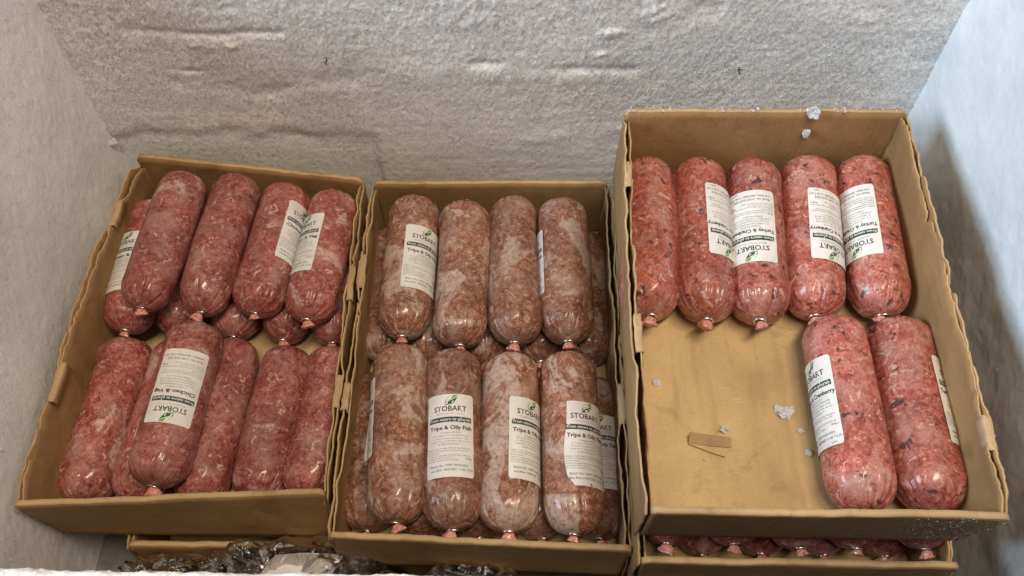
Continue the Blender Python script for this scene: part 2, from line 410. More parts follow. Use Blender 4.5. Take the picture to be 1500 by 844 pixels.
# front rim with its frost crust
bm = bmesh.new(); bmesh.ops.create_cube(bm, size=1); bmesh.ops.scale(bm, vec=(XR - XL + 0.12, 0.055, 0.03), verts=bm.verts)
bmesh.ops.bevel(bm, geom=bm.edges[:], offset=0.004, segments=2, affect='EDGES')
me = bpy.data.meshes.new('rim_front'); bm.to_mesh(me); bm.free()
o = link('rim_front', me, None, M['gasket'], ((XL + XR) / 2, 0.135 - 0.0275, Z_TOP - 0.015 + 0.001)); o['kind'] = 'structure'
def crust():
    nx, nt = 900, 16
    x = np.linspace(XL, XR, nx)[:, None]; t = np.linspace(-0.3, math.pi, nt)[None, :]
    u = 750 + F_PX * x / 0.522
    amp = np.interp(u, [0, 150, 420, 620, 690, 740, 1140, 1185, 1300, 1420, 1500], [8.4, 7.2, 5.0, 4.6, 3.6, 1.6, 1.6, 3.2, 2.9, 3.4, 3.6]) / 1000
    amp = 0.74 * amp * (1 + 0.35 * fbm2(x * 60, x * 0, 401, 2)) + 0.0006 * fbm2(x * 240, x * 0 + 3.3, 411, 3)
    r = np.maximum(amp, 0.0008) * (1 + 0.2 * fbm2(x * 330 + 0 * t, t * 5 + 0 * x, 421, 3))
    y = 0.1325 + np.cos(t) * r; z = Z_TOP - 0.004 + np.sin(t) * r * 0.9
    V = np.stack([x + 0 * t, y, z], -1).reshape(-1, 3)
    o = link('frost_crust', mesh('frost_crust', V, gridfaces(nx, nt), True), None, M['frost']); o['kind'] = 'stuff'
    tag(o, 'white ragged crust of frost along the front rim of the freezer', 'frost')
crust()

# ------------------------------------------------------------------ cardboard boxes
def slab(name, parent, q, th, nu, nv, mat, warp=0.0015, top=None, seed=0, side=1, bulge=0.0, crumple=0.0):
    """closed cardboard sheet on the quad q = (bottom0, bottom1, top1, top0); top(s) lowers the top edge; side = which way the thickness goes"""
    q = [np.array(p) for p in q]
    S, T = np.meshgrid(np.linspace(0, 1, nu), np.linspace(0, 1, nv), indexing='ij')
    if top is not None: T = T * (1 - np.array([top(s) for s in np.linspace(0, 1, nu)])[:, None])
    P = (q[0] * ((1 - S) * (1 - T))[..., None] + q[1] * (S * (1 - T))[..., None] + q[2] * (S * T)[..., None] + q[3] * ((1 - S) * T)[..., None])
    n = np.cross(q[1] - q[0], q[3] - q[0]); n /= np.linalg.norm(n)
    wv = warp * 2 * fbm2(S * 3 + seed, T * 1.5, 700 + seed, 3) * (0.25 + 0.75 * T) + bulge * np.sin(S * math.pi) * T
    if crumple: wv = wv + crumple * (fbm2(S * 24 + seed * 3, T * 4, 720 + seed, 3) + 0.6 * np.abs(fbm2(S * 9, T * 3 + S * 5, 730 + seed, 2))) * T ** 1.5
    P = P + n * wv[..., None]
    dth = th * (1 + 0.10 * fbm2(S * 14, T * 3, 750 + seed, 2))
    Q = P + n * (side * dth)[..., None]
    o3 = np.array(parent.location)
    V = np.vstack([P.reshape(-1, 3), Q.reshape(-1, 3)]) - o3
    N = nu * nv
    A = gridfaces(nu, nv); B = gridfaces(nu, nv, off=N)[:, ::-1]
    Fc = [A, B]
    i = np.arange(nu - 1); j = np.arange(nv - 1)
    Fc.append(np.stack([i * nv, i * nv + N, (i + 1) * nv + N, (i + 1) * nv], 1))
    Fc.append(np.stack([i * nv + nv - 1, (i + 1) * nv + nv - 1, (i + 1) * nv + nv - 1 + N, i * nv + nv - 1 + N], 1))
    Fc.append(np.stack([j, j + 1, j + 1 + N, j + N], 1))
    k = (nu - 1) * nv
    Fc.append(np.stack([k + j, k + j + N, k + j + 1 + N, k + j + 1], 1))
    F_ = np.vstack(Fc)
    if side > 0: F_ = F_[:, ::-1]
    o = link(name, mesh(name, V, F_), parent, mat)
    o.data.materials.append(M['card_edge'])       # top edge: pale cut core, painted brighter still like a lit lip
    mi = np.zeros(len(o.data.polygons), dtype=np.int32)
    if len(mi) == len(F_): mi[len(A) + len(B) + nu - 1: len(A) + len(B) + 2 * (nu - 1)] = 1
    o.data.polygons.foreach_set('material_index', mi)
    return o

def tab(parent, p, dirv, inward, length, drop, th, seed):
    """a locking tab folded over the rim: an inverted U strip of cardboard"""
    r = np.random.default_rng(900 + seed)
    d = Vector(dirv).normalized(); i = Vector(inward).normalized(); zz = Vector((0, 0, 1))
    path = [(-th * 1.2, -drop * r.uniform(0.5, 0.9)), (-th * 1.2, -0.001), (-th * 1.15, th * 0.50), (-th * 0.9, th * 0.62), (th * 0.9, th * 0.66), (th * 1.15, th * 0.5), (th * 1.2, -0.001), (th * 1.3, -drop)]
    nl = 7; V = []
    for a in range(nl):
        s = (a / (nl - 1) - 0.5) * length
        jit = r.normal(0, 0.0004, 2)
        for (x, z) in path:
            V.append(Vector(p) + d * (s + r.normal(0, 0.0004)) + i * (x + jit[0]) + zz * (z + jit[1]) - parent.location)
    np_ = len(path)
    me = mesh('tab', [tuple(v) for v in V], gridfaces(nl, np_))
    o = link('tab', me, parent, M['card_edge'])
    m = o.modifiers.new('thickness', 'SOLIDIFY'); m.thickness = 0.0012; m.offset = 0
    return o
def ragged(seed, amp, lo=0.0):
    r = np.random.default_rng(seed); T = r.random(400)
    lp = lambda x: T[int(x) % 400] * (1 - x % 1) + T[(int(x) + 1) % 400] * (x % 1)
    def f(s):
        v = 1.1 * max(0, lp(s * 26 + 200) - 0.86) / 0.14 + 0.75 * lp(s * 9) ** 1.6 + 0.22 * lp(s * 34 + 50) + 0.18 * T[int(s * 90 + 120) % 400]
        return lo + amp * v + amp * 1.1 * max(0, 1 - s / 0.05) + amp * 0.5 * max(0, 1 - (1 - s) / 0.05)
    return f
def endcut(seed):
    r = np.random.default_rng(300 + seed); T = r.random(400)
    lp = lambda x: T[int(x) % 400] * (1 - x % 1) + T[(int(x) + 1) % 400] * (x % 1)
    return lambda s: 0.012 * lp(s * 4) + 0.004 * lp(s * 40 + 90) + 0.05 * max(0, 1 - s / 0.012) + 0.05 * max(0, 1 - (1 - s) / 0.012)
def make_box(label, rim, H, inset=(0, 0, 0, 0), seed=0, name='cardboard_box', tabs=((0.3, 0.75), (0.3, 0.75)), bend=(0, 0, 0, 0), group=None, front_y=None):
    """rim = outer top corners BL, BR, FR, FL; H = height; inset = bottom inset of back, right, front, left"""
    BL, BR, FR, FL = [Vector(p) for p in rim]
    zb = min(p.z for p in rim) - H
    bot = [Vector((BL.x + inset[3], BL.y - inset[0], zb)), Vector((BR.x - inset[1], BR.y - inset[0], zb)), Vector((FR.x - inset[1], FR.y + inset[2], zb)), Vector((FL.x + inset[3], FL.y + inset[2], zb))]
    if front_y: bot[3].y, bot[2].y = front_y
    c = sum(bot, Vector()) / 4
    root = empty(name, c, label, 'cardboard box', group)
    t2 = 0.0052; t1 = 0.0017
    bBL, bBR, bFR, bFL = bot
    up = Vector((0, 0, 0.0045))
    # base sheet
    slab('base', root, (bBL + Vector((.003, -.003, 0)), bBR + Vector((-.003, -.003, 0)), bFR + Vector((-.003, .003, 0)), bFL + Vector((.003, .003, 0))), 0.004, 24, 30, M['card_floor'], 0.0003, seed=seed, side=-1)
    # folded double end panels (thick), set between the side panels
    e = Vector((0.0056, 0, 0))
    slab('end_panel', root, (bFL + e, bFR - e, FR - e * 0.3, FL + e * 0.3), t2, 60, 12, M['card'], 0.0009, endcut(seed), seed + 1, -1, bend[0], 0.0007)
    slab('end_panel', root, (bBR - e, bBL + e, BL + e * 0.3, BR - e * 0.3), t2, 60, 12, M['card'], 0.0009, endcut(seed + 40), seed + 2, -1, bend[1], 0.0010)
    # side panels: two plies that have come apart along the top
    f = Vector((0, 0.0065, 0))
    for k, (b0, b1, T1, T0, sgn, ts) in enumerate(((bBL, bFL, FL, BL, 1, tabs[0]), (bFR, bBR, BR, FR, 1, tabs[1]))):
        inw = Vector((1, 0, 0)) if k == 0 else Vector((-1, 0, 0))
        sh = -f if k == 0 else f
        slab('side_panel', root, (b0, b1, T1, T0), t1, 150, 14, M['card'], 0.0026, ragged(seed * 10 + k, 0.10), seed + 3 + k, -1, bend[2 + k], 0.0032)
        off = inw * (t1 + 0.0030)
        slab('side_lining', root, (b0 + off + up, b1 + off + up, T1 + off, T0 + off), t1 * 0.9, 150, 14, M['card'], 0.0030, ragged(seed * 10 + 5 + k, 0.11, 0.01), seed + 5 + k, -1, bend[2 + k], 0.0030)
        for j, s in enumerate(ts):
            p = T0.lerp(T1, s) + inw * 0.0012 - Vector((0, 0, 0.0052))
            nb = (T1 - T0).cross(Vector((0, 0, 1))).normalized()
            tab(root, p + nb * 0, (T1 - T0), inw, 0.030 + 0.007 * ((seed + j) % 3), 0.010, 0.0024, seed * 7 + k * 3 + j)
    return root, bot, rim

# left box (chicken), middle box (tripe), top box (turkey), the box under it and the ones they stand on
rimL = [at(197, 224, 0.795), at(533, 259, 0.812), at(477, 722, 0.818), at(13, 740, 0.800)]
rimM = [at(545, 264, 0.808), at(893, 264, 0.808), at(929, 806, 0.806), at(476, 786, 0.806)]
rimT = [at(913, 158, 0.655), at(1333, 159, 0.655), at(1489, 760, 0.660), at(952, 750, 0.660)]
lrFL, lrFR = at(938, 822, 0.785), at(1412, 832, 0.785)
rimR = [lrFL + Vector((0.004, 0.425, 0)), lrFR + Vector((0.0, 0.425, 0)), lrFR, lrFL]
HB = 0.098
boxL = make_box('open kraft box of chicken and veg meat rolls against the beige frosted wall', rimL, HB - 0.004, (0, 0, 0.004, 0), 1, tabs=((0.20, 0.70), (0.28, 0.62)), front_y=(0.290, 0.285), bend=(0, 0, 0.007, 0))
boxM = make_box('open kraft box of tripe and oily fish meat rolls between two other boxes', rimM, HB, (0, 0, 0.004, 0), 2, tabs=((0.30, 0.66), (0.34,)))
boxT = make_box('half empty kraft box of turkey and cranberry meat rolls stacked on another box', rimT, 0.1015, (0.004, 0.0, 0.014, 0.0), 3, tabs=((0.20, 0.62), (0.17,)), bend=(0, 0, 0.004, 0))
boxR = make_box('kraft box of meat rolls mostly covered by the half empty box on top', rimR, HB, (0, 0, 0.002, 0), 4, tabs=((), ()))
zl = boxL[1][0].z - 0.001
uFL = at(182, 798, CAM_Z - zl); uFL = Vector((uFL.x, 0.2775, zl)); W = 0.285
make_box('kraft box underneath the chicken and veg box, only its front lip showing', [uFL + Vector((0, .41, 0)), uFL + Vector((W, .41, 0)), uFL + Vector((W, 0, 0)), uFL], zl - 0.0005, (0, 0, 0, 0), 5, tabs=((), ()))
zm = boxM[1][0].z - 0.001
make_box('kraft box underneath the tripe and oily fish box, hidden in shadow', [Vector((-.113, .675, zm)), Vector((.106, .675, zm)), Vector((.106, .262, zm)), Vector((-.113, .262, zm))], zm - 0.0005, (0, 0, 0, 0), 6, tabs=((), ()))
zr = boxR[1][0].z - 0.001
make_box('kraft box at the bottom of the taller stack beside the bluish ice wall', [Vector((.120, .655, zr)), Vector((.398, .655, zr)), Vector((.398, .240, zr)), Vector((.120, .240, zr))], zr - 0.0005, (0, 0, 0, 0), 7, tabs=((), ()))

# cut flap standing up from the floor of the half empty box
zT = boxT[1][0].z + 0.0045
DT = CAM_Z - zT
def floor_flap():
    a = at(1008, 650, DT); b = at(1071, 655, DT); c = at(1071, 641, DT - 0.0065); d = at(1010, 633, DT - 0.0075); e = at(1062, 671, DT)
    root = boxT[0]; L = root.location
    V = [p - L for p in (a, b, c, d)]
    me = mesh('floor_flap', [tuple(v) for v in V], [(0, 1, 2, 3)]); o = link('floor_flap', me, root, M['card_edge'])
    m = o.modifiers.new('t', 'SOLIDIFY'); m.thickness = 0.0016; m.offset = 1
    V = [p - L for p in (a + Vector((0, -.001, .0008)), at(1068, 660, DT) + Vector((0, 0, .0012)), e + Vector((0, 0, .0012)), at(1040, 664, DT) + Vector((0, 0, .0012)))]
    me = mesh('floor_flap', [tuple(v) for v in V], [(0, 3, 2, 1)]); o = link('floor_flap', me, root, M['card_floor'])
    m = o.modifiers.new('t', 'SOLIDIFY'); m.thickness = 0.0012; m.offset = 1
floor_flap()

# ------------------------------------------------------------------ meat rolls
R0, HL = 0.0280, 0.0880                      # radius, half length clip to clip
def roll_body(seed, bent=0.0):
    nphi, ny = 200, 84
    r = np.random.default_rng(seed)
    ef, eb = 0.030 + r.uniform(-.002, .003), 0.024 + r.uniform(-.003, .003)
    t = np.linspace(0, 1, ny)
    y = -HL + 2 * HL * (0.5 - 0.5 * np.cos(math.pi * t)) * 0.55 + 2 * HL * t * 0.45
    y[0] = -HL; y[-1] = HL
    df = (y + HL) / ef; db = (HL - y) / eb
    prof = lambda d, p, q: np.where(d < 1, (1 - np.clip(1 - d, 0, 1) ** p) ** q, 1.0)
    rad = R0 * prof(df, 2.7, 0.47) * prof(db, 2.7, 0.48)
    rad = np.maximum(rad, 0.0042)
    phi = np.linspace(0, 2 * math.pi, nphi, endpoint=False)
    PH, Y = np.meshgrid(phi, y, indexing='ij')
    RAD = np.broadcast_to(rad, PH.shape).copy()
    # low lumps
    cx, cz = np.cos(PH), np.sin(PH)
    lump = 0.0007 * fbm2(cx * 1.3 + Y * 22 + 9, cz * 1.3 + 4 + seed, 600 + seed, 3)
    RAD += lump * np.clip(RAD / R0, 0, 1)
    # gathered film
    for sgn, d in ((-1, (Y + HL) / ef), (1, (HL - Y) / eb)):
        for c_ in range(34):                      # creases run out from the clip, each its own length
            a0 = r.uniform(0, 2 * math.pi); ln = r.uniform(0.35, 1.0); dep = r.uniform(0.025, 0.085); wd_ = r.uniform(0.035, 0.075)
            bend_ = r.normal(0, 0.10)
            da = np.angle(np.exp(1j * (PH - a0 - bend_ * d)))
            RAD *= 1 - dep * np.clip(1 - d / ln, 0, 1) ** 0.7 * np.exp(-(da / wd_) ** 2)
        # soft facets at the shoulder
        RAD -= 0.0007 * np.exp(-((d - 0.85) / 0.4) ** 2) * np.cos(PH * 7 + seed + 1.5 * np.sin(PH * 2 + seed))
    bx = 0.0003 * np.sin((Y / HL) * 1.6 + r.uniform(0, 6)); bz = 0.0
    if bent:
        bx = bent * (np.cos(Y / HL * 1.5) - 0.5) + 0.0012 * np.sin(Y / HL * 3 + seed)
        RAD *= 1 + r.uniform(-0.045, 0.045) * Y / HL + 0.02 * np.sin(Y / HL * 4 + seed)
        RAD -= 0.0016 * np.exp(-((Y - r.uniform(-.04, .04)) / 0.022) ** 2) * np.exp(-(np.angle(np.exp(1j * (PH - 2.0))) / 0.6) ** 2)   # a dent
    V = np.stack([cx * RAD + bx, Y, cz * RAD * 0.985 + bz], -1).reshape(-1, 3)
    Fc = gridfaces(nphi, ny, True)[:, ::-1]
    faces = Fc.tolist()
    faces.append([i * ny for i in range(nphi)]); faces.append([i * ny + ny - 1 for i in range(nphi)][::-1])
    me = bpy.data.meshes.new('casing'); me.from_pydata(V.tolist(), [], faces); me.update()
    me.polygons.foreach_set('use_smooth', np.ones(len(me.polygons), dtype=bool))
    return me
BODY = [roll_body(k) for k in range(6)]; N_STRAIGHT = 6
BODY += [roll_body(k, b_) for k, b_ in ((7, 0.003), (8, -0.0035), (9, 0.0045), (10, 0.002), (11, -0.0025), (12, 0.004))]
for m_ in BODY: m_.materials.append(M['chicken'])
def clip_mesh():
    V, Fc = [], []
    for yy in (-0.0014, 0.0014):
        n0 = len(V); na, nb = 20, 8
        for a in range(na):
            A = 2 * math.pi * a / na
            for b in range(nb):
                Bq = 2 * math.pi * b / nb
                rr = 0.0041 + 0.0011 * math.cos(Bq)
                V.append((1.25 * rr * math.cos(A), yy + 0.0011 * math.sin(Bq), 0.85 * rr * math.sin(A)))
        for a in range(na):
            for b in range(nb):
                Fc.append((n0 + a * nb + b, n0 + a * nb + (b + 1) % nb, n0 + ((a + 1) % na) * nb + (b + 1) % nb, n0 + ((a + 1) % na) * nb + b))
    me = mesh('clip', V, Fc, True); me.materials.append(M['clip']); return me
CLIP = clip_mesh()
def tail_mesh(seed):
    r = np.random.default_rng(seed); na, ny = 26, 10
    ln = 0.0085 + r.uniform(0, 0.004); V = []
    for a in range(na):
        A = 2 * math.pi * a / na
        pl = abs(math.sin(A * 3.5 + seed)) ** 0.7
        for j in range(ny):
            t = j / (ny - 1)
            rr = 0.0030 + (0.0030 + 0.0034 * r.random()) * (t ** 0.7) * (0.45 + 0.75 * pl)
            if j == ny - 1: rr *= 0.55
            V.append((rr * math.cos(A) * 1.35, -ln * t * (1 + 0.15 * r.random()), rr * math.sin(A) * 0.72 - 0.0015 * t))
    Fc = gridfaces(na, ny, True).tolist(); Fc.append([i * ny + ny - 1 for i in range(na)])
    me = mesh('casing_tail', V, Fc, True); me.materials.append(M['tail']); return me
TAILS = [tail_mesh(s) for s in range(4)]

# printed label: lettering laid out in millimetres, then wrapped round the casing
def text_mesh(body, size, bold=0.0, align='CENTER', sx=1.0, shear=0.0):
    cu = bpy.data.curves.new('t', 'FONT'); cu.body = body; cu.size = size; cu.align_x = align; cu.resolution_u = 2
    cu.offset = bold; cu.shear = shear; cu.fill_mode = 'FRONT'
    ob = bpy.data.objects.new('t', cu); C.objects.link(ob)
    bpy.context.view_layer.update()
    me = bpy.data.meshes.new_from_object(ob.evaluated_get(bpy.context.evaluated_depsgraph_get()))
    V = np.array([v.co[:] for v in me.vertices]).reshape(-1, 3); V[:, 0] *= sx
    Fc = [tuple(p.vertices) for p in me.polygons]
    bpy.data.objects.remove(ob); bpy.data.curves.remove(cu); bpy.data.meshes.remove(me)
    return V, Fc
LW, LH = 46.0, 80.0                              # label size, mm
RL = R0 + 0.0010
def wrapv(a, b, lift):
    """a across, b along (mm, from the label's centre) -> point on the casing, label centred on top"""
    a = np.asarray(a) / 1000; b = np.asarray(b) / 1000; r = RL + lift
    ang = a / RL
    return np.stack([np.sin(ang) * r, b, np.cos(ang) * r * 0.985], -1)
def wrap_layer(name, parts, lift, mat):
    V, Fc, n = [], [], 0
    for (pv, pf, x, y) in parts:
        if len(pv) == 0: continue
        V.append(wrapv(pv[:, 0] + x, pv[:, 1] + y, lift)); Fc += [tuple(i + n for i in f) for f in pf]; n += len(pv)
    me = mesh(name, np.vstack(V), Fc); me.materials.append(mat); return me
def fit(body, size, width, bold=0.0, align='CENTER'):
    V, Fc = text_mesh(body, size, bold, align)
    w_ = V[:, 0].max() - V[:, 0].min(); V[:, 0] *= width / w_
    return V, Fc
def label_paper(torn=False):
    na, nb = 26, 34; V = []
    r = np.random.default_rng(5)
    for i in range(na):
        for j in range(nb):
            a = (i / (na - 1) - 0.5); b = (j / (nb - 1) - 0.5)
            lo = -0.5
            if torn:                              # left edge ripped, lower corner gone
                yy = b + 0.5
                lo = -0.5 + np.interp(yy, [0, 0.05, 0.12, 0.33, 0.345, 0.36, 0.5, 0.7, 1.0], [0.20, 0.13, 0.05, 0.005, 0.04, 0.0, 0.015, 0.075, 0.10])
            aa = lo + (0.5 - lo) * (a + 0.5)
            # rounded corners
            cr = 1.3
            x, y = aa * LW, b * LH
            ey = LH / 2 - abs(y)
            if ey < cr: x = np.clip(x, -(LW / 2) + cr - math.sqrt(max(0, cr * cr - (cr - ey) ** 2)), (LW / 2) - cr + math.sqrt(max(0, cr * cr - (cr - ey) ** 2)))
            V.append(wrapv(x, y, 0.00022 * r.normal() * 0.4))
    me = mesh('label', np.array(V), gridfaces(na, nb)[:, ::-1], True); me.materials.append(M['paper']); return me
def leaf_parts():
    def blade(pts): return np.array([(x, y, 0) for x, y in pts]), [tuple(range(len(pts)))]
    n = 14
    tip, base_ = np.array([5.2, 4.6]), np.array([-4.6, -3.4])
    up = []; mid_ = []; dn = []
    ax = tip - base_; nr = np.array([-ax[1], ax[0]]) / np.linalg.norm(ax)
    for k in range(n + 1):
        t = k / n; m = base_ + ax * t
        bulge = 3.1 * math.sin(math.pi * t ** 0.85)
        mid_.append(m + nr * 0.55 * math.sin(2 * math.pi * t)); up.append(m + nr * bulge); dn.append(m - nr * bulge * 0.95)
    A = [tuple(p) for p in up] + [tuple(p + nr * 0.28) for p in mid_[::-1][1:-1]]
    B = [tuple(p - nr * 0.28) for p in mid_] + [tuple(p) for p in dn[::-1][1:-1]]
    tri = lambda P: blade(P)
    return tri(A), tri(B)
LBL = {}
def build_label(fl, title, lines, batch, extra):
    T = LH / 2
    black = [(*fit('STOBART', 7.4, 31, 0.11), 0, T - 17.0)]
    black.append((*fit(title, 5.4, 40 if fl != 'turkey' else 44, 0.14), 0.6, T - 35.0))
    grey = []
    y = T - 38.8
    for s, wd in lines[0]:
        grey.append((*fit(s, 2.1, wd), 0.5, y)); y -= 2.75
    y -= 1.2
    for s, wd in lines[1]:
        V, Fc = fit(s, 1.9, wd, 0.0, 'LEFT'); grey.append((V, Fc, -21.5, y)); y -= 2.2
    V, Fc = fit('454g e', 2.6, 6.5, 0.02, 'LEFT'); grey.append((V, Fc, 14.5, T - 63.2))
    V, Fc = fit(batch[0], 3.0, 35, 0.03, 'LEFT'); black2 = [(V, Fc, -18.5, T - 70.2)]
    V, Fc = fit(batch[1], 3.0, 40, 0.04, 'LEFT'); black2.append((V, Fc, -18.5, T - 74.2))
    if extra:
        V, Fc = fit(extra, 2.6, 5, 0.04, 'LEFT'); black2.append((V, Fc, 12, T - 78.4))
    A, B = leaf_parts()
    A[0][:, :] *= 1.25; B[0][:, :] *= 1.25
    bx = np.array([(x, yy, 0) for yy in (-2.5, 2.5) for x in np.linspace(-20.5, 20.5, 22)])
    bf = [(i, i + 1, i + 23, i + 22) for i in range(21)]
    L = 0.00012
    d = {
        'lettering': wrap_layer('lettering', black, L, M['ink']),
        'small_print': wrap_layer('small_print', grey, L, M['grey_ink']),
        'date_print': wrap_layer('date_print', black2, L, M['grey_ink']),
        'tagline': wrap_layer('tagline', [(*fit('PREMIUM PET FOOD', 2.7, 27), 0, T - 20.6)], L, M['pale_ink']),
        'leaf_emblem': wrap_layer('leaf_emblem', [(A[0], A[1], 1.0, T - 6.4)], L, M['leaf']),
        'leaf_shade': wrap_layer('leaf_emblem', [(B[0], B[1], 1.0, T - 6.4)], L, M['leaf_dark']),
        'green_bar': wrap_layer('green_bar', [(bx, bf, 0, T - 25.3)], L, M['bar']),
        'bar_lettering': wrap_layer('bar_lettering', [(*fit('From nature to nourish', 4.0, 38.5, 0.07), 0, T - 26.5)], L * 2.2, M['white_ink']),
    }
    LBL[fl] = d
small = [[('Complete', 12)], []]
def lines(a, b): return (a, b)
PARA = [('Suitable as part of a balanced diet for dogs. Keep frozen', 41), ('and defrost fully before use. Feed fresh water with', 38), ('every meal.', 12),
        ('Contains raw meat: wash hands and surfaces after use', 41), ('and keep apart from cooked food.', 24), ('Once defrosted use within two days.', 30)]
build_label('tripe', 'Tripe & Oily Fish', ([('Complete 80/10/10', 18), ('Composition: Tripe 80% Oily Fish 20%', 33), ('Analytical Constituents: Protein 15.2%', 33), ('Crude Fat 9%, Crude Fibre 0.3%, Ash 2%', 35), ('& Raw Moisture 7%', 22)], PARA), ('Batch No. OFPF 04/01/025', 'Best Before 04/07/2027  09:42 71339'), None)
build_label('chicken', 'Chicken & Veg', ([('Complete 80/10/10', 18), ('Composition: Chicken 80% Vegetables 20%', 33), ('Analytical Constituents: Protein 15.2%', 33), ('Crude Fat 9%, Crude Fibre 0.3%, Ash 2%', 35), ('& Raw Moisture 7%', 22)], PARA), ('Batch No. CVPF 04/01/025', 'Best Before 04/07/2027  09:42 71339'), None)
build_label('turkey', 'Turkey & Cranberry', ([('Complete 80/10/10', 18), ('Composition: Turkey 80% Cranberry 20%', 33), ('Analytical Constituents: Protein 15.2%', 33), ('Crude Fat 9%, Crude Fibre 0.3%, Ash 2%', 35), ('& Raw Moisture 7%', 22)], PARA), ('Batch No. TCPF 04/01/025', 'Best Before 04/07/2027  09:42 71339'), 'LH1')
PAPER, PAPER_TORN = label_paper(), label_paper(True)

count = [0]
ROLL = []
def roll(fl, label, front, D, back=None, vec=None, lab=None, back_clip=False, scale=1.0, group=None, roll_deg=None, tilt=0.0):
    """front = clip pixel, back = far-end silhouette pixel (or vec = axis direction), D = depth of the axis: floor or layer it lies on"""
    k = count[0]; count[0] += 1
    r = np.random.default_rng(5000 + k)
    pf = at(*front, D)
    if back is not None:
        pb = at(*back, D - 0.6 * R0); pb.z = pf.z
        d = pb - pf; Ls = d.length / (2 * HL); Ls = min(1.10, max(0.92, Ls * 1.0)); d.normalize()
    else: d = Vector(vec).normalized(); Ls = 1.0
    c = pf + d * (HL * Ls)
    o = empty('meat_roll', (c.x, c.y, c.z - R0), label, 'meat roll', group)
    o.rotation_euler = (tilt, 0, math.atan2(-d.x, d.y)); o.scale = (scale * r.uniform(0.985, 1.02), Ls, scale * r.uniform(0.975, 1.0))
    up = Vector((0, 0, R0))
    b = link('casing', BODY[k % 6 if lab else 6 + k % 6], o, None, up); b.material_slots[0].link = 'OBJECT'; b.material_slots[0].material = M[fl]; b.rotation_euler = (0, r.uniform(0, 6.28), 0)
    cl = link('clip', CLIP, o, None, up + Vector((0, -HL + 0.0006, 0))); cl.rotation_euler = (r.uniform(-.2, .2), r.uniform(-.5, .5), r.uniform(-.25, .25))
    tl = link('casing_tail', TAILS[k % 4], o, None, up + Vector((0, -HL - 0.0010, 0))); tl.scale = [r.uniform(0.52, 0.80)] * 3; tl.rotation_euler = (r.uniform(-.1, .45), 0, r.uniform(-.45, .45))
    if back_clip:
        tl = link('casing_tail', TAILS[(k + 1) % 4], o, None, up + Vector((0, HL - 0.001, 0))); tl.rotation_euler = (0.2, 0, math.pi + r.uniform(-.3, .3)); tl.scale = (0.8, 0.8, 0.8)
    if lab:
        ang, vc, flip = lab[:3]; torn = len(lab) > 3
        a = math.radians(ang)
        pc = at(front[0], vc, D - R0 * math.cos(a))
        # along-axis offset of the label's centre
        off = ((pc.y - c.y) / max(0.5, d.y)) / Ls
        off = max(-0.045, min(0.045, off))
        rot = (0, -a, math.pi) if flip else (0, a, 0)
        lp = link('label', PAPER_TORN if torn else PAPER, o, None, up + Vector((0, off, 0))); lp.rotation_euler = rot
        for key, me in LBL[fl].items():
            link(me.name.split('.')[0], me, lp)
    return o

ordn = ['first', 'second', 'third', 'fourth', 'fifth']
# --- half empty box: turkey and cranberry
DTx = DT - R0 - 0.0005
G = 'turkey and cranberry rolls in the half empty box'
T_ = [((952, 464), (950, 219), None, False), ((1036, 469), (1025, 216), (45, 328, True), False), ((1113, 471), (1105, 219), (-21, 334, True), True), ((1194, 464), (1187, 224), (28, 331, True), False), ((1292, 463), (1266, 226), (-50, 331, True), False)]
TL = ['unlabelled coral turkey and cranberry roll touching the wall beside the tripe box', 'turkey and cranberry roll second from the tripe box, label turned to its neighbour', 'middle turkey and cranberry roll of the row of five, label facing up',
      'turkey and cranberry roll second from the ice wall in the row of five', 'turkey and cranberry roll of the row of five leaning along the ice wall side']
for (f, b, lb, bc), lab in zip(T_, TL): roll('turkey', lab, f, DTx, b, None, lb, bc, 1.06, G)
roll('turkey', 'turkey and cranberry roll by the empty cardboard floor, label on its side', (1268, 752), DTx, (1224, 457), None, (-80, 598, False), False, 1.07, G)
roll('turkey', 'turkey and cranberry roll near the front lip, label against the bluish wall side', (1370, 752), DTx, (1318, 460), None, (72, 595, False), False, 1.07, G)

# --- left box: chicken and veg
DL = CAM_Z - (boxL[1][0].z + 0.0045); l1 = DL - R0 - 0.0005; l2 = l1 - 0.0475
G = 'chicken and veg rolls in the box against the beige wall'
axL = (rimL[0] + rimL[1] - rimL[2] - rimL[3]) / 2; axL.z = 0
U = [((206, 450), (269, 245), None, False), ((293, 458), (346, 250), None, False), ((372, 460), (421, 266), (74, 346, False), True), ((450, 470), (491, 275), (-46, 361, False), False)]
UL = ['unlabelled chicken and veg roll on top, first from the beige frosted wall', 'unlabelled chicken and veg roll on top, second from the beige frosted wall', 'chicken and veg roll on top whose label meets the next label', 'chicken and veg roll on top beside the tripe box, label on its flank']
for (f, b, lb, bc), lab in zip(U, UL): roll('chicken', lab, f, l2 - (0.030 if f[0] < 220 else 0.012 if f[0] < 300 else 0), b, None, lb, bc, 0.98 if f[0] < 220 else 1.02 if f[0] < 300 else 1.05, G)
for i, (f, lb) in enumerate((((184, 485), (-22, 382, False)), ((256, 488), None), ((340, 494), None), ((414, 499), None), ((486, 503), None))):
    lab = 'chicken and veg roll, bottom layer, row by the back wall, %s from the beige wall' % ordn[i]
    roll('chicken', lab, f, l1 - (0.028 if i == 0 else 0), (221, 288) if i == 0 else None, axL, lb, False, 1.02, G)
for i, (f, b, lb) in enumerate((((118, 738), (186, 489), None), ((196, 738), (262, 492), (32, 592, False)), ((288, 737), (345, 489), None), ((372, 734), (422, 502), None), ((446, 731), (492, 503), None))):
    lab = 'chicken and veg roll, bottom layer, row by the front lip, %s from the beige wall' % ordn[i]
    roll('chicken', lab, f, l1, b, None, lb, False, 1.04, G)
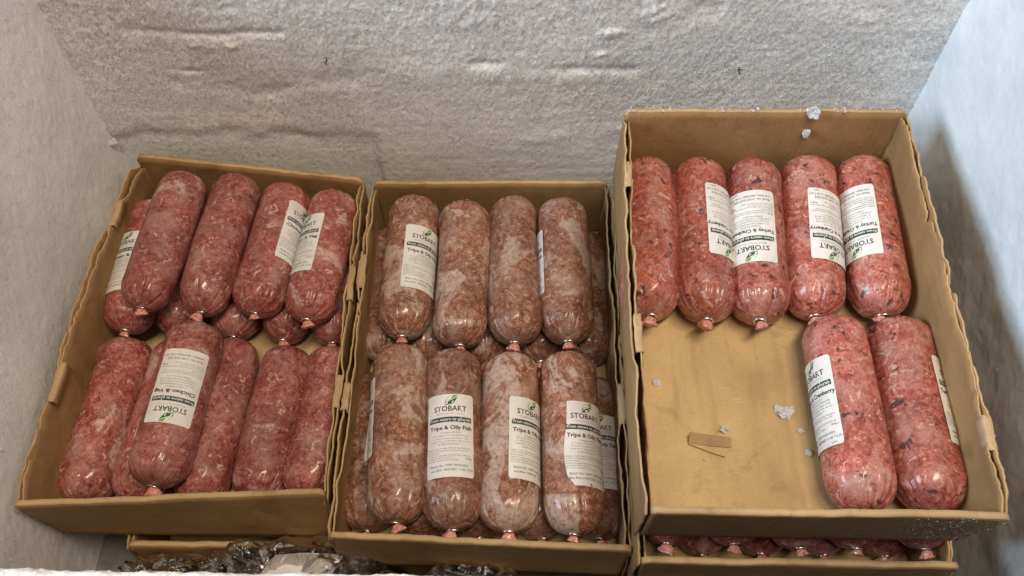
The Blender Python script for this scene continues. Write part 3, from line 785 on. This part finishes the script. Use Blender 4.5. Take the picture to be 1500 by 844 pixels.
roll('chicken', 'single chicken and veg roll on top by the front lip, label upside down', (225, 713), l2, (286, 467), None, (14, 566, True), False, 1.07, G)

# --- middle box: tripe and oily fish
DM = CAM_Z - (boxM[1][0].z + 0.0045); m1 = DM - R0 - 0.0005; m2 = m1 - 0.0475
G = 'tripe and oily fish rolls in the middle box'
axM = (rimM[0] + rimM[1] - rimM[2] - rimM[3]) / 2; axM.z = 0
U = [((589, 494), (607, 283), (40, 380, False), False), ((674, 507), (680, 290), None, True), ((755, 503), (751, 283), None, False), ((832, 501), (823, 286), (-98, 398, False), False)]
UL = ['tripe and oily fish roll on top by the back wall carrying a label', 'tripe and oily fish roll on top with tail at its far end', 'tripe and oily fish roll on top by the back wall, third from the chicken box', 'tripe and oily fish roll on top by the back wall nearest the half empty box']
for (f, b, lb, bc), lab in zip(U, UL): roll('tripe', lab, f, m2, b, None, lb, bc, 1.05, G)
for i, f in enumerate(((560, 527), (630, 530), (712, 531), (792, 530), (866, 530))):
    roll('tripe', 'tripe and fish roll, bottom layer, row by the back wall, %s from the chicken box' % ordn[i], f, m1, None, (axM.x + (-0.004 * (i - 2)), axM.y, 0), None, False, 1.0, G)
U = [((581, 768), (586, 500), (-96, 622, False)), ((663, 777), (662, 507), (-2, 638, False)), ((745, 780), (748, 512), (45, 646, False)), ((842, 784), (832, 510), (28, 651, False, 1))]
UL = ['tripe and oily fish roll on top by the front lip, first from the chicken box', 'tripe and oily fish roll on top by the front lip, label facing straight up', 'tripe and oily fish roll on top by the front lip, third from the chicken box', 'tripe and oily fish roll on top by the front lip with a torn label']
for (f, b, lb), lab in zip(U, UL): roll('tripe', lab, f, m2, b, None, lb, False, 1.06, G)
for i, (f, lb) in enumerate((((536, 778), (34, 625, False)), ((622, 787), None), ((704, 788), None), ((794, 790), None), ((880, 790), (2, 660, False)))):
    roll('tripe', 'tripe and fish roll, bottom layer, row by the front lip, %s from the chicken box' % ordn[i], f, m1, None, (axM.x + (-0.004 * (i - 2)), axM.y, 0), lb, False, 1.0, G)

# --- covered box: only the clipped ends show under the box on top
DR = CAM_Z - (boxR[1][0].z + 0.0045); r1 = DR - R0 - 0.0005; r2 = r1 - 0.047
G = 'rolls in the covered box'
for i, f in enumerate(((980, 796), (1077, 797), (1173, 802), (1256, 803), (1356, 804))):
    roll('chicken', 'meat roll end under the half empty box, upper layer, %s from the tripe box' % ordn[i], f, r2, None, (0, 1, 0), None, False, 1.0, G)
for i, f in enumerate(((1030, 812), (1117, 812), (1206, 813), (1297, 814))):
    roll('chicken', 'meat roll end under the half empty box, lower layer, %s from the tripe box' % ordn[i], f, r1, None, (0, 1, 0), None, False, 1.0, G)

# ------------------------------------------------------------------ crumpled plastic bags in the gap in front of the boxes
def film_material():
    s = NT('clear_polythene'); v = obj_vec(s)
    n = s.noise(v, 48, 4, 0.55, 1.6)
    nrm = s.bump(n, 0.45, 0.010)
    fr = s.n('ShaderNodeFresnel'); fr.inputs['IOR'].default_value = 1.5; s.l(nrm, fr.inputs['Normal'])
    tr = s.n('ShaderNodeBsdfTransparent'); tr.inputs['Color'].default_value = (0.86, 0.86, 0.85, 1)
    gl = s.n('ShaderNodeBsdfGlossy'); gl.inputs['Roughness'].default_value = 0.06; gl.inputs['Color'].default_value = (0.9, 0.9, 0.9, 1); s.l(nrm, gl.inputs['Normal'])
    mx = s.n('ShaderNodeMixShader'); s.l(s.math('ADD', s.math('MULTIPLY', fr.outputs[0], 1.0), 0.02, True), mx.inputs[0])
    s.l(tr.outputs[0], mx.inputs[1]); s.l(gl.outputs[0], mx.inputs[2]); s.l(mx.outputs[0], s.out.inputs['Surface'])
    s.t.nodes.remove(s.b)
    return s.m
M['film'] = film_material()
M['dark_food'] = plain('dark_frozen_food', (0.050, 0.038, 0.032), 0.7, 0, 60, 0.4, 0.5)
def lump(name, parent, c, rad, seed, amp, mat, n=64, creases=True):
    r = np.random.default_rng(seed)
    th = np.linspace(0, 2 * math.pi, n, endpoint=False)[:, None]; ph = np.linspace(0.02, math.pi - 0.02, n // 2)[None, :]
    x = np.cos(th) * np.sin(ph); y = np.sin(th) * np.sin(ph); z = np.cos(ph) + 0 * th
    d = 1 + amp * fbm2(x * 2.3 + z + 5, y * 2.3 - z + seed, 800 + seed, 4, 0.55)
    if creases: d = d - amp * 0.55 * np.abs(fbm2(x * 4 + 3 * z, y * 4 + seed, 850 + seed, 3)) 
    sq = lambda a, p: np.sign(a) * np.abs(a) ** p
    V = np.stack([sq(x, .7) * d * rad[0], sq(y, .6) * d * rad[1], sq(z, .7) * d * rad[2]], -1).reshape(-1, 3) + (np.array(c) - np.array(parent.location))
    faces = gridfaces(n, n // 2, True).tolist(); h = n // 2
    faces.append([i * h for i in range(n)][::-1]); faces.append([i * h + h - 1 for i in range(n)])
    me = bpy.data.meshes.new(name); me.from_pydata(V.tolist(), [], faces); me.update()
    me.polygons.foreach_set('use_smooth', np.ones(len(me.polygons), dtype=bool))
    return link(name, me, parent, mat)
bags = [((-0.335, 0.218, 0.064), (0.085, 0.054, 0.072), 'dull crumpled clear plastic bag in the corner by the beige wall', 0),
        ((-0.212, 0.222, 0.079), (0.088, 0.056, 0.086), 'crumpled clear plastic bag with a white paper slip showing through', 1),
        ((-0.060, 0.205, 0.074), (0.078, 0.050, 0.078), 'shiny crinkled plastic bag below the front lip of the tripe box', 2),
        ((0.085, 0.200, 0.058), (0.080, 0.048, 0.060), 'dark plastic bag in shadow between the tripe box and the front wall', 3)]
for c, rad, lab, k in bags:
    e = empty('plastic_bag', (c[0], c[1], 0.001), lab, 'plastic bag', 'plastic bags in the front gap')
    lump('film', e, c, rad, k + 1, 0.42, M['film'], 110)
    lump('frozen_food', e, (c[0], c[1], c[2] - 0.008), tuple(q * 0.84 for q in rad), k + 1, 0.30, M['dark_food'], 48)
    if k == 1:
        # paper slip wrapped over the top of the contents
        nx, ny = 22, 16; V = []
        for i in range(nx):
            for j in range(ny):
                px = -0.035 + 0.068 * i / (nx - 1); py = -0.045 + 0.082 * j / (ny - 1)
                zz = c[2] + rad[2] * 0.955 * math.sqrt(max(0.05, 1 - (px / 0.10) ** 2 - (py / 0.062) ** 2)) + 0.003 * float(fbm2(np.array(px * 60.), np.array(py * 60.), 860, 2))
                V.append((c[0] + px + 0.35 * py, c[1] + py, zz - 0.001))
        link('paper_slip', mesh('paper_slip', V, gridfaces(nx, ny), True), e, M['paper']).location = -e.location

# ------------------------------------------------------------------ ice and small debris
def ice(name, p, size, seed, label, cat='ice', mat='ice', flat=0.55):
    bm = bmesh.new(); bmesh.ops.create_icosphere(bm, subdivisions=3, radius=1)
    r = np.random.default_rng(seed)
    for v in bm.verts:
        q = v.co
        d = 1 + 1.1 * float(fbm2(np.array(q.x * 1.6 + q.z + seed), np.array(q.y * 1.6 - q.z), 870 + seed, 4, 0.65))
        v.co = Vector((q.x * size[0], q.y * size[1], q.z * size[2])) * d
    me = bpy.data.meshes.new(name); bm.to_mesh(me); bm.free()
    o = link(name, me, None, M[mat], p); tag(o, label, cat); return o
ice('ice_chunk', at(1151, 604, DT - 0.002), (0.0075, 0.0062, 0.0035), 1, 'largest white ice chunk lying on the empty cardboard floor')
ice('ice_chunk', at(1060, 628, DT - 0.002), (0.0042, 0.0036, 0.0025), 2, 'small ice chunk beside the cut flap on the cardboard floor')
ice('ice_chunk', at(961, 560, DT - 0.001), (0.003, 0.003, 0.0015), 3, 'tiny ice flake on the cardboard floor below the unlabelled roll')
ice('ice_chunk', at(1184, 664, DT - 0.001), (0.0026, 0.003, 0.0014), 4, 'thin ice flake on the cardboard floor beside the loose rolls')
ice('ice_chunk', at(1173, 632, DT - 0.001), (0.0030, 0.0022, 0.0012), 5, 'clear ice sliver on the cardboard floor beside the large ice chunk')
by = rimT[0].y
ice('ice_chunk', at(1192, 165, 0.654), (0.0062, 0.0045, 0.006), 6, 'white frost lump sitting on the back edge of the half empty box')
p = on_back(1180, 196, by - 0.009); ice('ice_chunk', p, (0.0034, 0.003, 0.0050), 7, 'small ice drop stuck to the inside of the box end panel')
p = on_back(165, 209, YB - 0.008); ice('ice_chunk', p, (0.0040, 0.0040, 0.0045), 8, 'round white frost knob in the corner of the freezer walls', 'frost')
for (u, v, sd, lb) in ((477, 85, 1, 'dark speck of debris on the back wall above the chicken box'), (1083, 98, 2, 'dark twisted bit of debris on the back wall above the half empty box')):
    p = on_back(u, v, YB - 0.006); cu = []
    r = np.random.default_rng(sd); bm = bmesh.new(); prev = None
    V, Fc = [], []
    pts = [Vector((0.0018 * r.normal(), -0.001 * k, -0.0012 * k + 0.0008 * r.normal())) for k in range(6)]
    for q in pts:
        for a in range(5): V.append((q.x + 0.0007 * math.cos(a * 1.2566), q.y, q.z + 0.0007 * math.sin(a * 1.2566)))
    for k in range(5):
        for a in range(5): Fc.append((k * 5 + a, k * 5 + (a + 1) % 5, (k + 1) * 5 + (a + 1) % 5, (k + 1) * 5 + a))
    bm.free()
    o = link('debris', mesh('debris', V, Fc), None, M['debris'], p); tag(o, lb, 'debris')

def grains(name, pts, size, seed, label, n):
    """loose frost grains scattered on cardboard"""
    r = np.random.default_rng(seed); V, Fc = [], []
    octa = np.array([(1, 0, 0), (-1, 0, 0), (0, 1, 0), (0, -1, 0), (0, 0, 1), (0, 0, -1)], float)
    of = [(0, 2, 4), (2, 1, 4), (1, 3, 4), (3, 0, 4), (2, 0, 5), (1, 2, 5), (3, 1, 5), (0, 3, 5)]
    for p in pts:
        k = len(V); s = size * r.uniform(0.4, 1.5) * (1 + (r.random() > 0.93) * 1.2)
        q, _ = np.linalg.qr(r.normal(0, 1, (3, 3)))
        V += [tuple(np.array(p) + (q @ (o * r.uniform(0.5, 1.2, 3))) * s) for o in octa]; Fc += [tuple(i + k for i in f) for f in of]
    o = link(name, mesh(name, V, Fc), None, M['ice']); o['kind'] = 'stuff'; tag(o, label, 'frost')
r = np.random.default_rng(77)
pts = []
for k in range(190):                              # along the back rim
    s = r.beta(1.2, 1.4); cl = 0.5 + 0.5 * math.sin(s * 31) * math.sin(s * 13 + 1)
    if r.random() > cl: continue
    q = rimT[0].lerp(rimT[1], s); pts.append((q.x, q.y - r.uniform(0.0005, 0.0055), q.z + 0.0006))
grains('frost_grains', pts, 0.0009, 1, 'frost grains along the back edge of the half empty box', 0)
pts = []
bFL, bFR = boxT[1][3], boxT[1][2]
for k in range(700):                             # rime on the outside of the front panel, thicker towards the ice wall
    s = 1 - r.beta(0.9, 1.8) * 0.30; t = r.beta(1.5, 1.3)
    a = bFL.lerp(bFR, s); b = rimT[3].lerp(rimT[2], s); q = a.lerp(b, t)
    pts.append((q.x, q.y - 0.0004, q.z))
grains('frost_grains', pts, 0.00019, 2, 'rime on the front panel of the half empty box near the ice wall', 0)
pts = []
for k in range(45):
    q = at(r.uniform(945, 1195), r.uniform(485, 725), DT); pts.append((q.x, q.y, q.z + 0.0003))
grains('frost_grains', pts, 0.0006, 3, 'loose frost crumbs on the empty cardboard floor', 0)

def wall_points(fn, p0, p1, z0, z1, n, seed):
    r = np.random.default_rng(seed); P = r.uniform(p0, p1, n); Z = z0 + (z1 - z0) * r.beta(1.4, 1.0, n)
    V, nrm = fn(P, Z); return (V + np.array(nrm)[None] * 0.0022)
grains('frost_grains', wall_points(f_back, XL + .01, XR - .01, 0.2, 0.45, 420, 5), 0.00042, 4, 'tiny glinting ice crystals on the back wall of the freezer', 0)
grains('frost_grains', wall_points(f_left, 0.2, 0.70, 0.15, 0.45, 220, 6), 0.00042, 5, 'tiny glinting ice crystals on the beige frosted side wall', 0)
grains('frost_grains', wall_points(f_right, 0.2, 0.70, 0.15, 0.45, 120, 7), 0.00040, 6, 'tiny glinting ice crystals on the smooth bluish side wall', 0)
